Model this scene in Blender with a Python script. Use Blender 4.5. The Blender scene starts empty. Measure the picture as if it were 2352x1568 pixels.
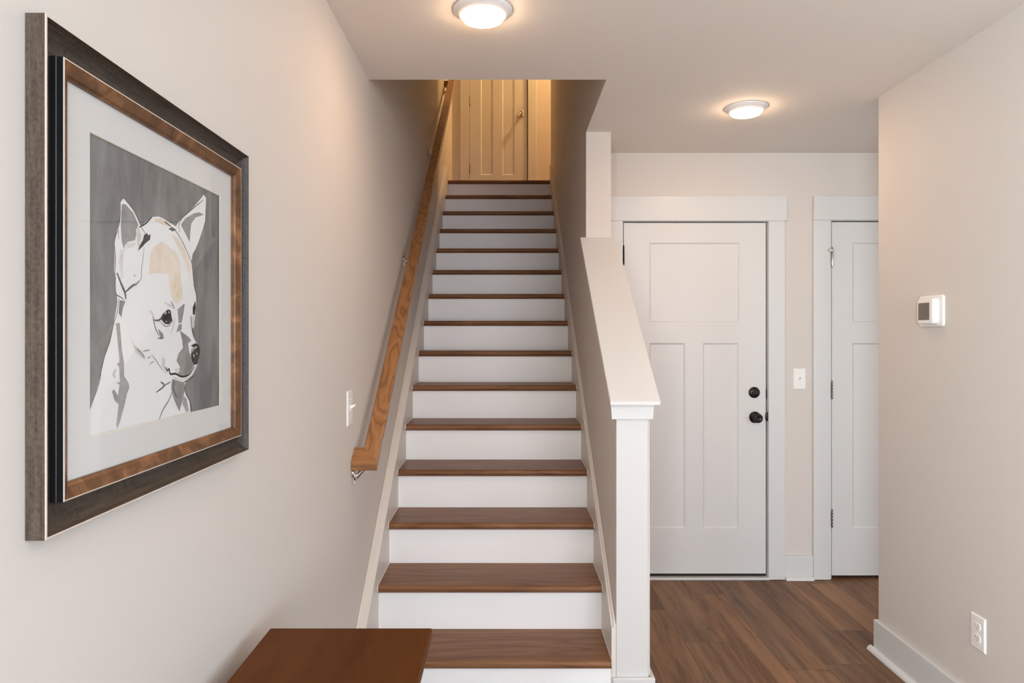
import bpy, bmesh, math
from mathutils import Vector, Matrix

S = bpy.context.scene
COL = S.collection

# ------------------------------------------------------------------ camera, light, exposure
CAM_H = 1.39
cd = bpy.data.cameras.new('camera')
cam = bpy.data.objects.new('camera', cd)
COL.objects.link(cam)
cam.location = (0, 0, CAM_H)
cam.rotation_euler = (math.radians(90), 0, 0)
cd.sensor_width = 36.0
cd.lens = 24.0
cd.shift_x = 13 / 2352
cd.shift_y = -12 / 2352
cd.clip_start = 0.02
S.camera = cam

S.view_settings.view_transform = 'Standard'
S.view_settings.look = 'None'
S.view_settings.gamma = 1.0
S.view_settings.use_curve_mapping = False
S.view_settings.exposure = 0.77
S.cycles.diffuse_bounces = 7
S.cycles.max_bounces = 14
S.cycles.caustics_reflective = False
S.cycles.caustics_refractive = False

w = bpy.data.worlds.new('world')
S.world = w
w.use_nodes = True
w.node_tree.nodes['Background'].inputs[0].default_value = (0.75, 0.85, 1.0, 1)
w.node_tree.nodes['Background'].inputs[1].default_value = 0.4

def area(name, loc, rot, sx, sy, power, color):
    l = bpy.data.lights.new(name, 'AREA')
    l.shape = 'RECTANGLE'
    l.size, l.size_y = sx, sy
    l.energy = power
    l.color = color
    o = bpy.data.objects.new(name, l)
    o.location = loc
    o.rotation_euler = rot
    COL.objects.link(o)
    return o

P2 = math.pi / 2
XL_OUT = -.80
# rear window daylight; side and right fills added to brighten the opposite walls
area('daylight_rear', (1.35, -3.72, 1.45), (P2 + .2, 0, 0), 2.5, 1.7, 98, (.90, .92, 1.0))
area('fill_side', (XL_OUT, -1.75, 1.45), (P2 + .2, 0, -P2), 1.9, 1.7, 300, (.78, .92, 1.0))
area('fill_right', (3.75, -1.2, 1.45), (P2 + .2, 0, P2), 1.9, 1.7, 42, (.38, .74, 1.0))
LAMP = (1.0, 0.68, 0.43)
LAMP_STRENGTH = 54.0
UPSTAIRS_STRENGTH = 590.0
UPSTAIRS = (1.0, 0.635, 0.27)

# ------------------------------------------------------------------ materials
def mat(name, col=(.8, .8, .8), rough=.5, metal=0.0, spec=.5, coat=0.0):
    m = bpy.data.materials.new(name)
    m.use_nodes = True
    b = m.node_tree.nodes['Principled BSDF']
    b.inputs['Base Color'].default_value = (*col, 1)
    b.inputs['Roughness'].default_value = rough
    b.inputs['Metallic'].default_value = metal
    b.inputs['Specular IOR Level'].default_value = spec
    b.inputs['Coat Weight'].default_value = coat
    return m

class N:
    """small node-tree helper"""
    def __init__(s, m):
        s.t = m.node_tree
        s.b = s.t.nodes['Principled BSDF']
    def n(s, typ, **kw):
        x = s.t.nodes.new(typ)
        for k, v in kw.items():
            if k.startswith('i_'):
                k = k[2:].replace('_', ' ')
                x.inputs[int(k) if k.isdigit() else k].default_value = v
            else:
                setattr(x, k, v)
        return x
    def l(s, a, b):
        s.t.links.new(a, b)
    def ramp(s, stops, fac):
        r = s.n('ShaderNodeValToRGB')
        e = r.color_ramp.elements
        while len(e) < len(stops):
            e.new(.5)
        for q, (p, c) in zip(e, stops):
            q.position = p
            q.color = (*c, 1)
        s.l(fac, r.inputs[0])
        return r.outputs[0]
    def mix(s, a, b, f, mode='MIX'):
        x = s.n('ShaderNodeMix', data_type='RGBA', blend_type=mode)
        if isinstance(f, float):
            x.inputs[0].default_value = f
        else:
            s.l(f, x.inputs[0])
        for v, i in ((a, 6), (b, 7)):
            if isinstance(v, tuple):
                x.inputs[i].default_value = (*v, 1)
            else:
                s.l(v, x.inputs[i])
        return x.outputs[2]
    def math(s, op, a, b=None):
        x = s.n('ShaderNodeMath', operation=op)
        for i, v in enumerate((a, b)):
            if v is None:
                continue
            if isinstance(v, (int, float)):
                x.inputs[i].default_value = v
            else:
                s.l(v, x.inputs[i])
        return x.outputs[0]
    def coords(s, scale=(1, 1, 1), rot=(0, 0, 0)):
        tc = s.n('ShaderNodeTexCoord')
        mp = s.n('ShaderNodeMapping')
        mp.inputs['Rotation'].default_value = rot
        mp.inputs['Scale'].default_value = scale
        s.l(tc.outputs['Object'], mp.inputs[0])
        return mp.outputs[0]
    def noise(s, vec, scale, detail=2.0, rough=.5, dist=0.0):
        x = s.n('ShaderNodeTexNoise')
        x.inputs['Scale'].default_value = scale
        x.inputs['Detail'].default_value = detail
        x.inputs['Roughness'].default_value = rough
        x.inputs['Distortion'].default_value = dist
        s.l(vec, x.inputs['Vector'])
        return x.outputs[0]
    def bump(s, h, strength, dist=.001):
        x = s.n('ShaderNodeBump')
        x.inputs['Strength'].default_value = strength
        x.inputs['Distance'].default_value = dist
        s.l(h, x.inputs['Height'])
        s.l(x.outputs[0], s.b.inputs['Normal'])

def paint(name, col, rough=.6, spec=.3, tex=.12):
    m = mat(name, col, rough, spec=spec)
    k = N(m)
    v = k.coords()
    k.bump(k.noise(v, 260, 2), tex, .0006)
    return m

def wood(name, light, mid, dark, stretch, rot=(0, 0, 0), freq=9.0, base=6.0, rough=.4, figure=.7, fibre=.5, coat=0.0):
    """oak-like grain: contours of a stretched noise field give the cathedral figure, fine noise the pores"""
    m = mat(name, mid, rough, coat=coat)
    k = N(m)
    tc = k.n('ShaderNodeTexCoord')
    r = k.n('ShaderNodeMapping')
    r.inputs['Rotation'].default_value = rot
    k.l(tc.outputs['Object'], r.inputs[0])
    s1 = k.n('ShaderNodeMapping')
    s1.inputs['Scale'].default_value = stretch
    k.l(r.outputs[0], s1.inputs[0])
    n1 = k.noise(s1.outputs[0], base, 2.0, .4, .15)
    wv = k.math('SINE', k.math('MULTIPLY', n1, freq * 6.283))
    wv = k.math('MULTIPLY_ADD', wv, .5)
    wv.node.inputs[2].default_value = .5
    c = k.ramp([(0, dark), (.22, mid), (.75, mid), (1, light)], wv)
    c2 = k.mix(mid, c, figure)
    s2 = k.n('ShaderNodeMapping')
    s2.inputs['Scale'].default_value = tuple(q if q > .5 else q * .6 for q in stretch)
    k.l(r.outputs[0], s2.inputs[0])
    n2 = k.noise(s2.outputs[0], 150, 4, .6)
    f = k.ramp([(.3, (.62, .58, .55)), (.55, (1, 1, 1)), (.8, (1.12, 1.1, 1.08))], n2)
    c3 = k.mix(c2, f, fibre, 'MULTIPLY')
    n3 = k.noise(s1.outputs[0], 1.7, 2)
    g = k.ramp([(.3, (.82, .82, .82)), (.7, (1.1, 1.1, 1.1))], n3)
    c4 = k.mix(c3, g, .8, 'MULTIPLY')
    k.l(c4, k.b.inputs['Base Color'])
    k.bump(n2, .15, .0005)
    return m

WALLC = (.645, .59, .545)
M = {}
M['wall'] = paint('wall_paint', WALLC, .62)
M['ceiling'] = paint('ceiling_paint', (.80, .755, .71), .8, .2)
M['white'] = paint('white_trim_paint', (.655, .645, .635), .35, .45, .03)
M['door'] = paint('white_door_paint', (.665, .65, .635), .38, .45, .05)
M['riser'] = paint('white_riser_paint', (.89, .89, .89), .38, .45, .03)
M['skirt'] = paint('stair_skirt_paint', (.72, .67, .62), .4, .4, .03)
M['plastic'] = mat('white_plastic', (.83, .80, .775), .3)
M['plastic_shadow'] = mat('plastic_slot_shade', (.30, .26, .23), .5)  # shade inside the slots put into a dark tone
M['black'] = mat('black_bronze_metal', (.022, .016, .013), .32, .6)
M['chrome'] = mat('polished_chrome', (.82, .80, .78), .12, 1.0)
M['nickel'] = mat('satin_nickel', (.27, .245, .22), .38, 1.0)
M['gap'] = mat('dark_sweep_and_blocker', (.02, .014, .01), .8)  # door sweep rubber; also colours the added blockers behind the doors
M['screen'] = mat('thermostat_screen', (.16, .125, .10), .25)
M['tread'] = wood('brown_oak_tread', (.30, .150, .075), (.23, .104, .046), (.145, .060, .025), (.10, 1, 1), freq=7, base=9, rough=.40, figure=.55, fibre=.45)
M['tread'].node_tree.nodes['Principled BSDF'].inputs['Specular IOR Level'].default_value = .22
SLOPE = math.atan2(.186, .2567)
M['rail'] = wood('golden_oak_rail', (.43, .205, .080), (.36, .158, .056), (.23, .094, .031), (1, .20, 1), rot=(-SLOPE, 0, 0), freq=11, base=11, rough=.33, figure=.85, fibre=.4)
M['rail_end'] = wood('golden_oak_return', (.40, .185, .066), (.33, .14, .046), (.19, .075, .024), (.2, 1, 1), freq=6, base=14, rough=.33, figure=.8, fibre=.4)
M['table'] = wood('dark_walnut_table', (.150, .052, .013), (.108, .034, .0075), (.060, .018, .004), (1, .2, 1), freq=3, base=4, rough=.5, figure=.35, fibre=.35)
M['table'].node_tree.nodes['Principled BSDF'].inputs['Specular IOR Level'].default_value = .08

def frame_wood(name, light, dark, rough):
    # brushed streaks along each moulding are approximated by streaks in both wall directions
    m = mat(name, dark, rough)
    k = N(m)
    n = k.noise(k.coords((1, .06, .9)), 220, 3, .6)
    n2 = k.noise(k.coords((1, .9, .06)), 220, 3, .6)
    mx = k.math('MULTIPLY', k.math('ADD', n, n2), .5)
    k.l(k.ramp([(.38, dark), (.62, light)], mx), k.b.inputs['Base Color'])
    return m
M['frame'] = frame_wood('dark_brushed_frame', (.115, .084, .062), (.045, .031, .022), .45)
M['frame_cove'] = frame_wood('dark_frame_cove', (.062, .042, .030), (.018, .012, .008), .5)
M['frame_glint'] = mat('frame_edge_highlight', (.62, .52, .45), .35)  # bright highlight along the frame edges, painted as a pale tone
M['frame_black'] = mat('black_frame_side', (.010, .010, .011), .35)
m = mat('bronze_leaf', (.2, .08, .03), .36, .35)
k = N(m)
n_ = k.noise(k.coords((1, 1, 1)), 26, 3, .6, .6)
k.l(k.ramp([(.3, (.085, .038, .017)), (.55, (.17, .075, .030)), (.75, (.34, .16, .07))], n_), k.b.inputs['Base Color'])
M['bronze'] = m
M['mat_board'] = mat('off_white_mat_board', (.64, .62, .60), .9, spec=.1)
M['mat_bevel'] = mat('cream_mat_bevel', (.74, .66, .52), .9, spec=.1)

def wash(name, a, b, scale=26, vert=False):
    m = mat(name, a, .9, spec=.1)
    k = N(m)
    v = k.coords((1, 1, .3) if vert else (1, 1, 1))
    n = k.noise(v, scale, 4, .65, .4)
    k.l(k.ramp([(.32, a), (.68, b)], n), k.b.inputs['Base Color'])
    return m
ART_MATS = ['ground', 'white', 'tan', 'pale', 'wash', 'mid', 'blush', 'dark', 'ink']
M['ground'] = wash('ink_wash_ground', (.125, .121, .118), (.245, .236, .229), 18, True)
M['white_paper'] = mat('paper_white', (.73, .72, .71), .9, spec=.1)
M['tan'] = wash('tan_wash', (.66, .545, .43), (.74, .66, .57))
M['pale'] = wash('pale_grey_wash', (.50, .475, .45), (.68, .66, .63))
M['wash'] = wash('grey_wash', (.26, .25, .245), (.40, .385, .375))
M['mid'] = wash('mid_grey_wash', (.20, .19, .183), (.32, .305, .295))
M['blush'] = wash('blush_grey_wash', (.52, .47, .45), (.64, .60, .58))
M['dark'] = wash('dark_grey_brush', (.075, .069, .066), (.15, .14, .135))
M['ink'] = wash('ink_brush', (.024, .019, .018), (.07, .062, .058), 60)

m = bpy.data.materials.new('picture_glass')
m.use_nodes = True
t = m.node_tree
t.nodes.clear()
o_ = t.nodes.new('ShaderNodeOutputMaterial')
mx = t.nodes.new('ShaderNodeMixShader')
tr = t.nodes.new('ShaderNodeBsdfTransparent')
gl = t.nodes.new('ShaderNodeBsdfGlossy')
gl.inputs['Roughness'].default_value = .01
fr = t.nodes.new('ShaderNodeFresnel')
geo = t.nodes.new('ShaderNodeNewGeometry')
mr = t.nodes.new('ShaderNodeMapRange')          # same index seen from either side of the thin pane
mr.inputs['To Min'].default_value = 1.42
mr.inputs['To Max'].default_value = 1 / 1.42
t.links.new(geo.outputs['Backfacing'], mr.inputs['Value'])
t.links.new(mr.outputs[0], fr.inputs[0])
t.links.new(fr.outputs[0], mx.inputs[0])
t.links.new(tr.outputs[0], mx.inputs[1])
t.links.new(gl.outputs[0], mx.inputs[2])
t.links.new(mx.outputs[0], o_.inputs[0])
M['glass'] = m

def emitter(name, col, strength):
    m = bpy.data.materials.new(name)
    m.use_nodes = True
    t = m.node_tree
    t.nodes.clear()
    o = t.nodes.new('ShaderNodeOutputMaterial')
    e = t.nodes.new('ShaderNodeEmission')
    e.inputs[0].default_value = (*col, 1)
    e.inputs[1].default_value = strength
    t.links.new(e.outputs[0], o.inputs[0])
    return m
M['lens'] = emitter('lamp_lens_warm', LAMP, LAMP_STRENGTH)
M['lens_up'] = emitter('lamp_lens_upstairs', UPSTAIRS, UPSTAIRS_STRENGTH)

# plank floor, boards running away from the camera
m = mat('brown_oak_plank_floor', (.15, .08, .045), .45, spec=.2)
k = N(m)
tc = k.n('ShaderNodeTexCoord')
sx = k.n('ShaderNodeSeparateXYZ')
k.l(tc.outputs['Object'], sx.inputs[0])
cx = k.n('ShaderNodeCombineXYZ')
k.l(sx.outputs[1], cx.inputs[0])
k.l(sx.outputs[0], cx.inputs[1])
off = k.n('ShaderNodeMapping')
off.inputs['Location'].default_value = (.31, .095, 0)
row = k.math('FLOOR', k.math('DIVIDE', k.math('ADD', sx.outputs[0], .095), .18))
wn = k.n('ShaderNodeTexWhiteNoise', noise_dimensions='1D')
k.l(k.math('ADD', row, 3.37), wn.inputs['W'])
k.l(k.math('MULTIPLY_ADD', wn.outputs['Value'], 1.8), cx.inputs[0])
cx.inputs[0].links[0].from_node.inputs[2].default_value = 0
k.l(sx.outputs[1], cx.inputs[0].links[0].from_node.inputs[2])
k.l(cx.outputs[0], off.inputs[0])
br = k.n('ShaderNodeTexBrick', offset=0.0, offset_frequency=2, squash=1.0)
k.l(off.outputs[0], br.inputs['Vector'])
br.inputs['Color1'].default_value = (0, 0, 0, 1)
br.inputs['Color2'].default_value = (1, 1, 1, 1)
br.inputs['Mortar'].default_value = (.5, .5, .5, 1)
br.inputs['Scale'].default_value = 1.0
br.inputs['Mortar Size'].default_value = .0014
br.inputs['Mortar Smooth'].default_value = .1
br.inputs['Brick Width'].default_value = 1.5
br.inputs['Row Height'].default_value = .18
shift = k.n('ShaderNodeVectorMath', operation='MULTIPLY_ADD')
k.l(br.outputs['Color'], shift.inputs[0])
shift.inputs[1].default_value = (7.3, 5.1, 3.7)
k.l(tc.outputs['Object'], shift.inputs[2])
st = k.n('ShaderNodeMapping')
st.inputs['Scale'].default_value = (1, .075, 1)
k.l(shift.outputs[0], st.inputs[0])
n1 = k.noise(st.outputs[0], 11, 4, .6, .5)
n2 = k.noise(st.outputs[0], 120, 4, .6)
n3 = k.noise(st.outputs[0], 28, 3, .55, .2)
c1 = k.ramp([(.30, (.135, .066, .034)), (.5, (.225, .120, .064)), (.72, (.32, .180, .100))], n1)
c2 = k.ramp([(.32, (.68, .66, .64)), (.55, (1, 1, 1))], n2)
c3 = k.ramp([(.30, (.62, .60, .58)), (.5, (1, 1, 1)), (.75, (1.1, 1.1, 1.12))], n3)
cc = k.mix(c1, c2, .55, 'MULTIPLY')
cc = k.mix(cc, c3, .8, 'MULTIPLY')
tint = k.ramp([(0, (.86, .86, .86)), (.5, (1, 1, 1)), (1, (1.13, 1.10, 1.05))], br.outputs['Color'])
n4 = k.noise(st.outputs[0], 4.5, 2)
cc = k.mix(cc, k.ramp([(.35, (.86, .91, .97)), (.6, (1.05, 1, .93))], n4), .9, 'MULTIPLY')
kn = k.noise(shift.outputs[0], 7.5, 2, .5, .8)          # scattered dark knots
cc = k.mix(cc, (.045, .025, .015), k.ramp([(.70, (0, 0, 0)), (.80, (.75, .75, .75))], kn))
cc = k.mix(cc, tint, .9, 'MULTIPLY')
cc = k.mix(cc, (.035, .018, .010), k.math('MULTIPLY', br.outputs['Fac'], .65))
k.l(cc, k.b.inputs['Base Color'])
k.bump(n2, .1, .0005)
M['floor'] = m

# ------------------------------------------------------------------ mesh helpers
LOC = {}

class MB:
    """collects solid shapes in world metres; build() links them as one mesh object"""
    def __init__(s):
        s.bm = bmesh.new()
        s.mi = 0
    def face(s, pts):
        f = s.bm.faces.new([s.bm.verts.new(p) for p in pts])
        f.material_index = s.mi
        return f
    def box(s, x0, x1, y0, y1, z0, z1):
        return s.prism([(x0, z0), (x1, z0), (x1, z1), (x0, z1)], 'y', y0, y1)
    def prism(s, prof, axis, a, b):
        def P(q, d):
            if axis == 'x':
                return (d, q[0], q[1])
            if axis == 'y':
                return (q[0], d, q[1])
            return (q[0], q[1], d)
        A = [s.bm.verts.new(P(q, a)) for q in prof]
        B = [s.bm.verts.new(P(q, b)) for q in prof]
        n = len(prof)
        fs = [s.bm.faces.new(A[::-1]), s.bm.faces.new(B)]
        for i in range(n):
            fs.append(s.bm.faces.new((A[i], A[(i + 1) % n], B[(i + 1) % n], B[i])))
        for f in fs:
            f.material_index = s.mi
        return fs
    def loft(s, rings, cap=True, smooth=False):
        R = [[s.bm.verts.new(p) for p in r] for r in rings]
        n = len(R[0])
        fs = []
        for a, b in zip(R, R[1:]):
            for i in range(n):
                f = s.bm.faces.new((a[i], a[(i + 1) % n], b[(i + 1) % n], b[i]))
                f.smooth = smooth
                fs.append(f)
        if cap:
            fs.append(s.bm.faces.new(R[0][::-1]))
            fs.append(s.bm.faces.new(R[-1]))
        for f in fs:
            f.material_index = s.mi
        return fs
    def lathe(s, c, axis, prof, n=32, smooth=True):
        """prof: (radius, distance along axis) pairs"""
        ax = Vector(axis).normalized()
        u = ax.orthogonal().normalized()
        v = ax.cross(u)
        c = Vector(c)
        rings = []
        for r, d in prof:
            r = max(r, 1e-5)
            rings.append([c + ax * d + (u * math.cos(6.28318 * i / n) + v * math.sin(6.28318 * i / n)) * r for i in range(n)])
        return s.loft(rings, True, smooth)
    def tube(s, path, r, n=12):
        path = [Vector(p) for p in path]
        rings = []
        for i, p in enumerate(path):
            d = (path[min(i + 1, len(path) - 1)] - path[max(i - 1, 0)]).normalized()
            u = d.cross(Vector((.3, .2, 1))).normalized() if abs(d.z) < .95 else d.cross(Vector((1, 0, 0))).normalized()
            v = d.cross(u)
            rr = r[i] if isinstance(r, (list, tuple)) else r
            rings.append([p + (u * math.cos(6.28318 * j / n) + v * math.sin(6.28318 * j / n)) * rr for j in range(n)])
        return s.loft(rings, True, True)
    def build(s, name, mats, parent=None, bevel=0.0, seg=2, **props):
        if not isinstance(mats, (list, tuple)):
            mats = [mats]
        bmesh.ops.recalc_face_normals(s.bm, faces=s.bm.faces[:])
        base = LOC.get(parent.name, Vector((0, 0, 0))) if parent else None
        if parent is None:
            vs = [v.co for v in s.bm.verts]
            lo = Vector([min(v[i] for v in vs) for i in range(3)])
            hi = Vector([max(v[i] for v in vs) for i in range(3)])
            base = Vector(((lo.x + hi.x) / 2, (lo.y + hi.y) / 2, lo.z))
        bmesh.ops.translate(s.bm, verts=s.bm.verts[:], vec=-base)
        me = bpy.data.meshes.new(name)
        s.bm.to_mesh(me)
        s.bm.free()
        for q in mats:
            me.materials.append(M[q] if isinstance(q, str) else q)
        o = bpy.data.objects.new(name, me)
        COL.objects.link(o)
        if parent is None:
            o.location = base
        else:
            o.parent = parent
        LOC[o.name] = base
        if bevel:
            b = o.modifiers.new('bevel', 'BEVEL')
            b.width = bevel
            b.segments = seg
            b.limit_method = 'ANGLE'
            b.angle_limit = math.radians(40)
            b.harden_normals = False
        for kk, vv in props.items():
            o[kk] = vv
        return o

def thing(name, loc, label=None, category=None, group=None, kind=None):
    o = bpy.data.objects.new(name, None)
    o.empty_display_size = .05
    COL.objects.link(o)
    o.location = loc
    LOC[o.name] = Vector(loc)
    for kk, vv in (('label', label), ('category', category), ('group', group), ('kind', kind)):
        if vv:
            o[kk] = vv
    return o

def struct(name, mb, m, **kw):
    return mb.build(name, m, kind='structure', **kw)

# ------------------------------------------------------------------ the room
XL, XR = -.563, 1.636          # left wall, right partition
CH = 2.44                      # ceiling
UF = 15 * .186                 # upper floor level
UC = UF + 2.44                 # upper ceiling
YB = 3.91                      # rear wall of the entry with the two doors
YO = 2.795                     # near edge of the stair opening in the ceiling
WX0, WX1 = .41, .538           # wall between stairs and entry
YU = 6.30                      # top end of that wall
YD = 7.09                      # wall with the upstairs door

b = MB(); b.box(XL - .15, 3.6, -3.6, 4.2, -.06, 0)
struct('floor', b, 'floor')

b = MB()
b.box(XL - .15, 3.6, -3.6, YO, CH, CH + .12)
b.box(WX1, 3.6, YO, YB + .2, CH, CH + .12)
b.box(WX0, WX1, YO, 3.51, CH, CH + .004)
struct('ceiling', b, 'ceiling')

b = MB()
for q0, q1, z0, z1 in ((-3.6, -2.7, 0, UC), (-.8, YD + .12, 0, UC), (-2.7, -.8, 0, .6), (-2.7, -.8, 2.3, UC)):
    b.box(XL - .12, XL, q0, q1, z0, z1)
struct('wall_left', b, 'wall')

# wall between the stairs and the entry: half height at its front, full height from 3.51 m on
b = MB()
prof = [(2.56, 0), (YU, 0), (YU, UC), (YO, UC), (YO, CH + .0042), (3.51, CH + .0042), (3.51, 1.8997 - .0238), (2.56, 1.2033 - .0238)]
b.prism(prof, 'x', WX0, WX1)
struct('wall_stair', b, 'wall')

# entry rear wall with two door openings
b = MB()
for x0, x1, z0 in ((WX1, .655, 0), (.655, 1.507, 2.062), (1.507, 1.850, 0), (1.850, 2.592, 2.062), (2.592, 3.6, 0)):
    b.box(x0, x1, YB, YB + .12, z0, CH)
struct('wall_back', b, 'wall')
b = MB(); b.box(WX1, 3.6, YB + .14, YB + .2, 0, CH)
struct('gap_blocker_entry', b, 'gap')  # unseen dark box added to block light so door gaps stay black

b = MB(); b.box(XR, XR + .125, 1.0, 3.0, 0, CH)
struct('wall_right', b, 'wall')
b = MB(); b.box(3.5, 3.62, 1.0, YB, 0, CH)
struct('wall_passage', b, 'wall')

# the room behind the camera, with a rear window and two added ones
b = MB()
y0, y1 = -3.6, -3.5
for x0, x1, z0, z1 in ((XL, .1, 0, CH), (2.6, 3.6, 0, CH), (.1, 2.6, 0, .6), (.1, 2.6, 2.3, CH)):
    b.box(x0, x1, y0, y1, z0, z1)
struct('wall_rear', b, 'wall')
b = MB()
for q0, q1, z0, z1 in ((-3.6, -2.15, 0, CH), (-.25, 1.0, 0, CH), (-2.15, -.25, 0, .6), (-2.15, -.25, 2.3, CH)):
    b.box(3.5, 3.6, q0, q1, z0, z1)
struct('wall_side', b, 'wall')
for name, horiz, a0, a1 in (('window_1', True, .1, 2.6), ('fill_window_left', False, -2.7, -.8), ('fill_window_right', False, -2.15, -.25)):  # left and right windows are invented openings for the fill lights
    wx = 3.61 if name == 'fill_window_right' else XL
    b = MB()
    def wb(p0, p1, z0, z1):
        if horiz:
            b.box(p0, p1, -3.57, -3.53, z0, z1)
        else:
            b.box(wx - .08, wx - .04, p0, p1, z0, z1)
    wb(a0, a0 + .06, .6, 2.3); wb(a1 - .06, a1, .6, 2.3)
    mid = (a0 + a1) / 2
    wb(mid - .03, mid + .03, .6, 2.3)
    wb(a0, a1, .6, .66); wb(a0, a1, 2.24, 2.3); wb(a0, a1, 1.43, 1.47)
    fr = struct(name, b, 'white')
    p = MB()
    if horiz:
        p.face([(a0, -3.55, .6), (a1, -3.55, .6), (a1, -3.55, 2.3), (a0, -3.55, 2.3)])
    else:
        p.face([(wx - .06, a0, .6), (wx - .06, a1, .6), (wx - .06, a1, 2.3), (wx - .06, a0, 2.3)])
    p.build('pane', 'glass', fr)

# upstairs
b = MB(); b.box(XL, 2.2, 6.20, YD + .1, UF - .25, UF)
struct('floor_upper', b, 'tread')
b = MB(); b.box(XL - .15, 2.3, YO - .12, YD + .2, UC, UC + .1)
struct('ceiling_upper', b, 'ceiling')
b = MB(); b.box(XL, WX1, YO - .1, YO, CH + .12, UC)
struct('wall_stairwell_front', b, 'wall')
b = MB(); b.box(WX1, 2.2, YU - .1, YU, 2.5, UC)
struct('wall_hall_upper', b, 'wall')
b = MB(); b.box(2.2, 2.3, YU - .1, YD + .1, 2.5, UC)
struct('wall_hall_end_upper', b, 'wall')
DX0, DX1 = (1079 - 1163) / 221.2, (1211 - 1163) / 221.2
b = MB()
for x0, x1, z0 in ((XL, DX0 - .012, UF), (DX1 + .012, 2.2, UF), (DX0 - .012, DX1 + .012, UF + 2.06)):
    b.box(x0, x1, YD, YD + .12, z0, UC)
struct('wall_back_upper', b, 'wall')
b = MB(); b.box(-.5, 1.0, YD + .14, YD + .2, UF, UC)
struct('gap_blocker_upper', b, 'gap')  # added dark light blocker out of sight behind the upstairs door

# ------------------------------------------------------------------ doors
def paneled_leaf(b, x0, x1, z0, z1, yf, th, panels, dep=.007, slope=.009):
    """door leaf facing -Y with recessed flat panels and chamfered edges"""
    xs = sorted({x0, x1, *[p[0] for p in panels], *[p[1] for p in panels]})
    zs = sorted({z0, z1, *[p[2] for p in panels], *[p[3] for p in panels]})
    for i in range(len(xs) - 1):
        for j in range(len(zs) - 1):
            cx, cz = (xs[i] + xs[i + 1]) / 2, (zs[j] + zs[j + 1]) / 2
            if any(p[0] < cx < p[1] and p[2] < cz < p[3] for p in panels):
                continue
            b.face([(xs[i], yf, zs[j]), (xs[i + 1], yf, zs[j]), (xs[i + 1], yf, zs[j + 1]), (xs[i], yf, zs[j + 1])])
    for a0, a1, c0, c1 in panels:
        o = [(a0, yf, c0), (a1, yf, c0), (a1, yf, c1), (a0, yf, c1)]
        s_ = slope
        q = [(a0 + s_, yf + dep, c0 + s_), (a1 - s_, yf + dep, c0 + s_), (a1 - s_, yf + dep, c1 - s_), (a0 + s_, yf + dep, c1 - s_)]
        for i in range(4):
            b.face([o[i], o[(i + 1) % 4], q[(i + 1) % 4], q[i]])
        b.face(q)
    yb = yf + th
    F = [(x0, z0), (x1, z0), (x1, z1), (x0, z1)]
    for i in range(4):
        p, q = F[i], F[(i + 1) % 4]
        b.face([(p[0], yf, p[1]), (p[0], yb, p[1]), (q[0], yb, q[1]), (q[0], yf, q[1])])
    b.face([(p[0], yb, p[1]) for p in F])
    bmesh.ops.remove_doubles(b.bm, verts=b.bm.verts[:], dist=1e-5)

def hinge(x, y, zc, parent, m, label, h=.09, pin_up=.012):
    b = MB()
    for i in range(5):
        b.lathe((x, y, zc - h / 2 + i * h / 5), (0, 0, 1), [(.0040, .0004), (.0046, .0012), (.0046, h / 5 - .0012), (.0040, h / 5 - .0004)], 14)
    b.lathe((x, y, zc - h / 2 - .006), (0, 0, 1), [(.0015, 0), (.0034, .002), (.0034, h + .009), (.0044, h + .011), (.0044, h + .011 + pin_up), (.002, h + .014 + pin_up)], 14)
    b.box(x - .0055, x + .0055, y + .003, y + .005, zc - h / 2, zc + h / 2)
    return b.build('hinge', m, parent, label=label)

def door_unit(n, yw, x0, x1, zb, zt, fz, panels, jl, jr, casing, hinges, hm, sill=None, left_casing=True):
    """leaf, jamb, casing of one interior door. casing: (left outer, left inner, right inner, right outer, head x0, head x1, head z0, head z1)"""
    t_ = thing(n, ((x0 + x1) / 2, yw, fz), kind='structure')
    b = MB()
    paneled_leaf(b, x0, x1, zb, zt, yw + .003, .035, panels)
    b.build('leaf', 'door', t_)
    b = MB()
    b.box(jl, x0 - .004, yw - .0005, yw + .118, fz, zt + .017)
    b.box(x1 + .0085, jr, yw - .0005, yw + .118, fz, zt + .017)
    b.box(x0 - .004, x1 + .0085, yw - .0005, yw + .118, zt + .006, zt + .017)
    b.build('jamb', 'white', t_, .0012)
    lo, li, ri, ro, hx0, hx1, hz0, hz1 = casing
    b = MB()
    b.box(lo, li, yw - .018, yw - .0006, fz + .002, hz0)
    b.build('casing', 'white', t_, .0015)
    b = MB()
    b.box(ri, ro, yw - .018, yw - .0006, fz + .002, hz0)
    b.build('casing', 'white', t_, .0015)
    b = MB()
    b.box(hx0, hx1, yw - .022, yw - .0006, hz0, hz1)
    b.build('head_casing', 'white', t_, .0015)
    for (hz, pu) in hinges:
        hinge(x0 - .002, yw - .004, hz, t_, hm[0], hm[1], pin_up=pu)
    return t_

def knob(parent, x, y, z, m, label, rose=.033, ball=.027):
    b = MB()
    b.lathe((x, y, z), (0, -1, 0), [(rose, 0), (rose, .004), (rose * .93, .008), (.016, .011), (.0125, .016), (.0125, .030),
                                   (ball * .72, .036), (ball * .95, .043), (ball, .050), (ball * .97, .056), (ball * .80, .062), (ball * .55, .0645), (ball * .5, .063), (.002, .0625)], 36)
    return b.build('knob', m, parent, label=label)

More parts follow.
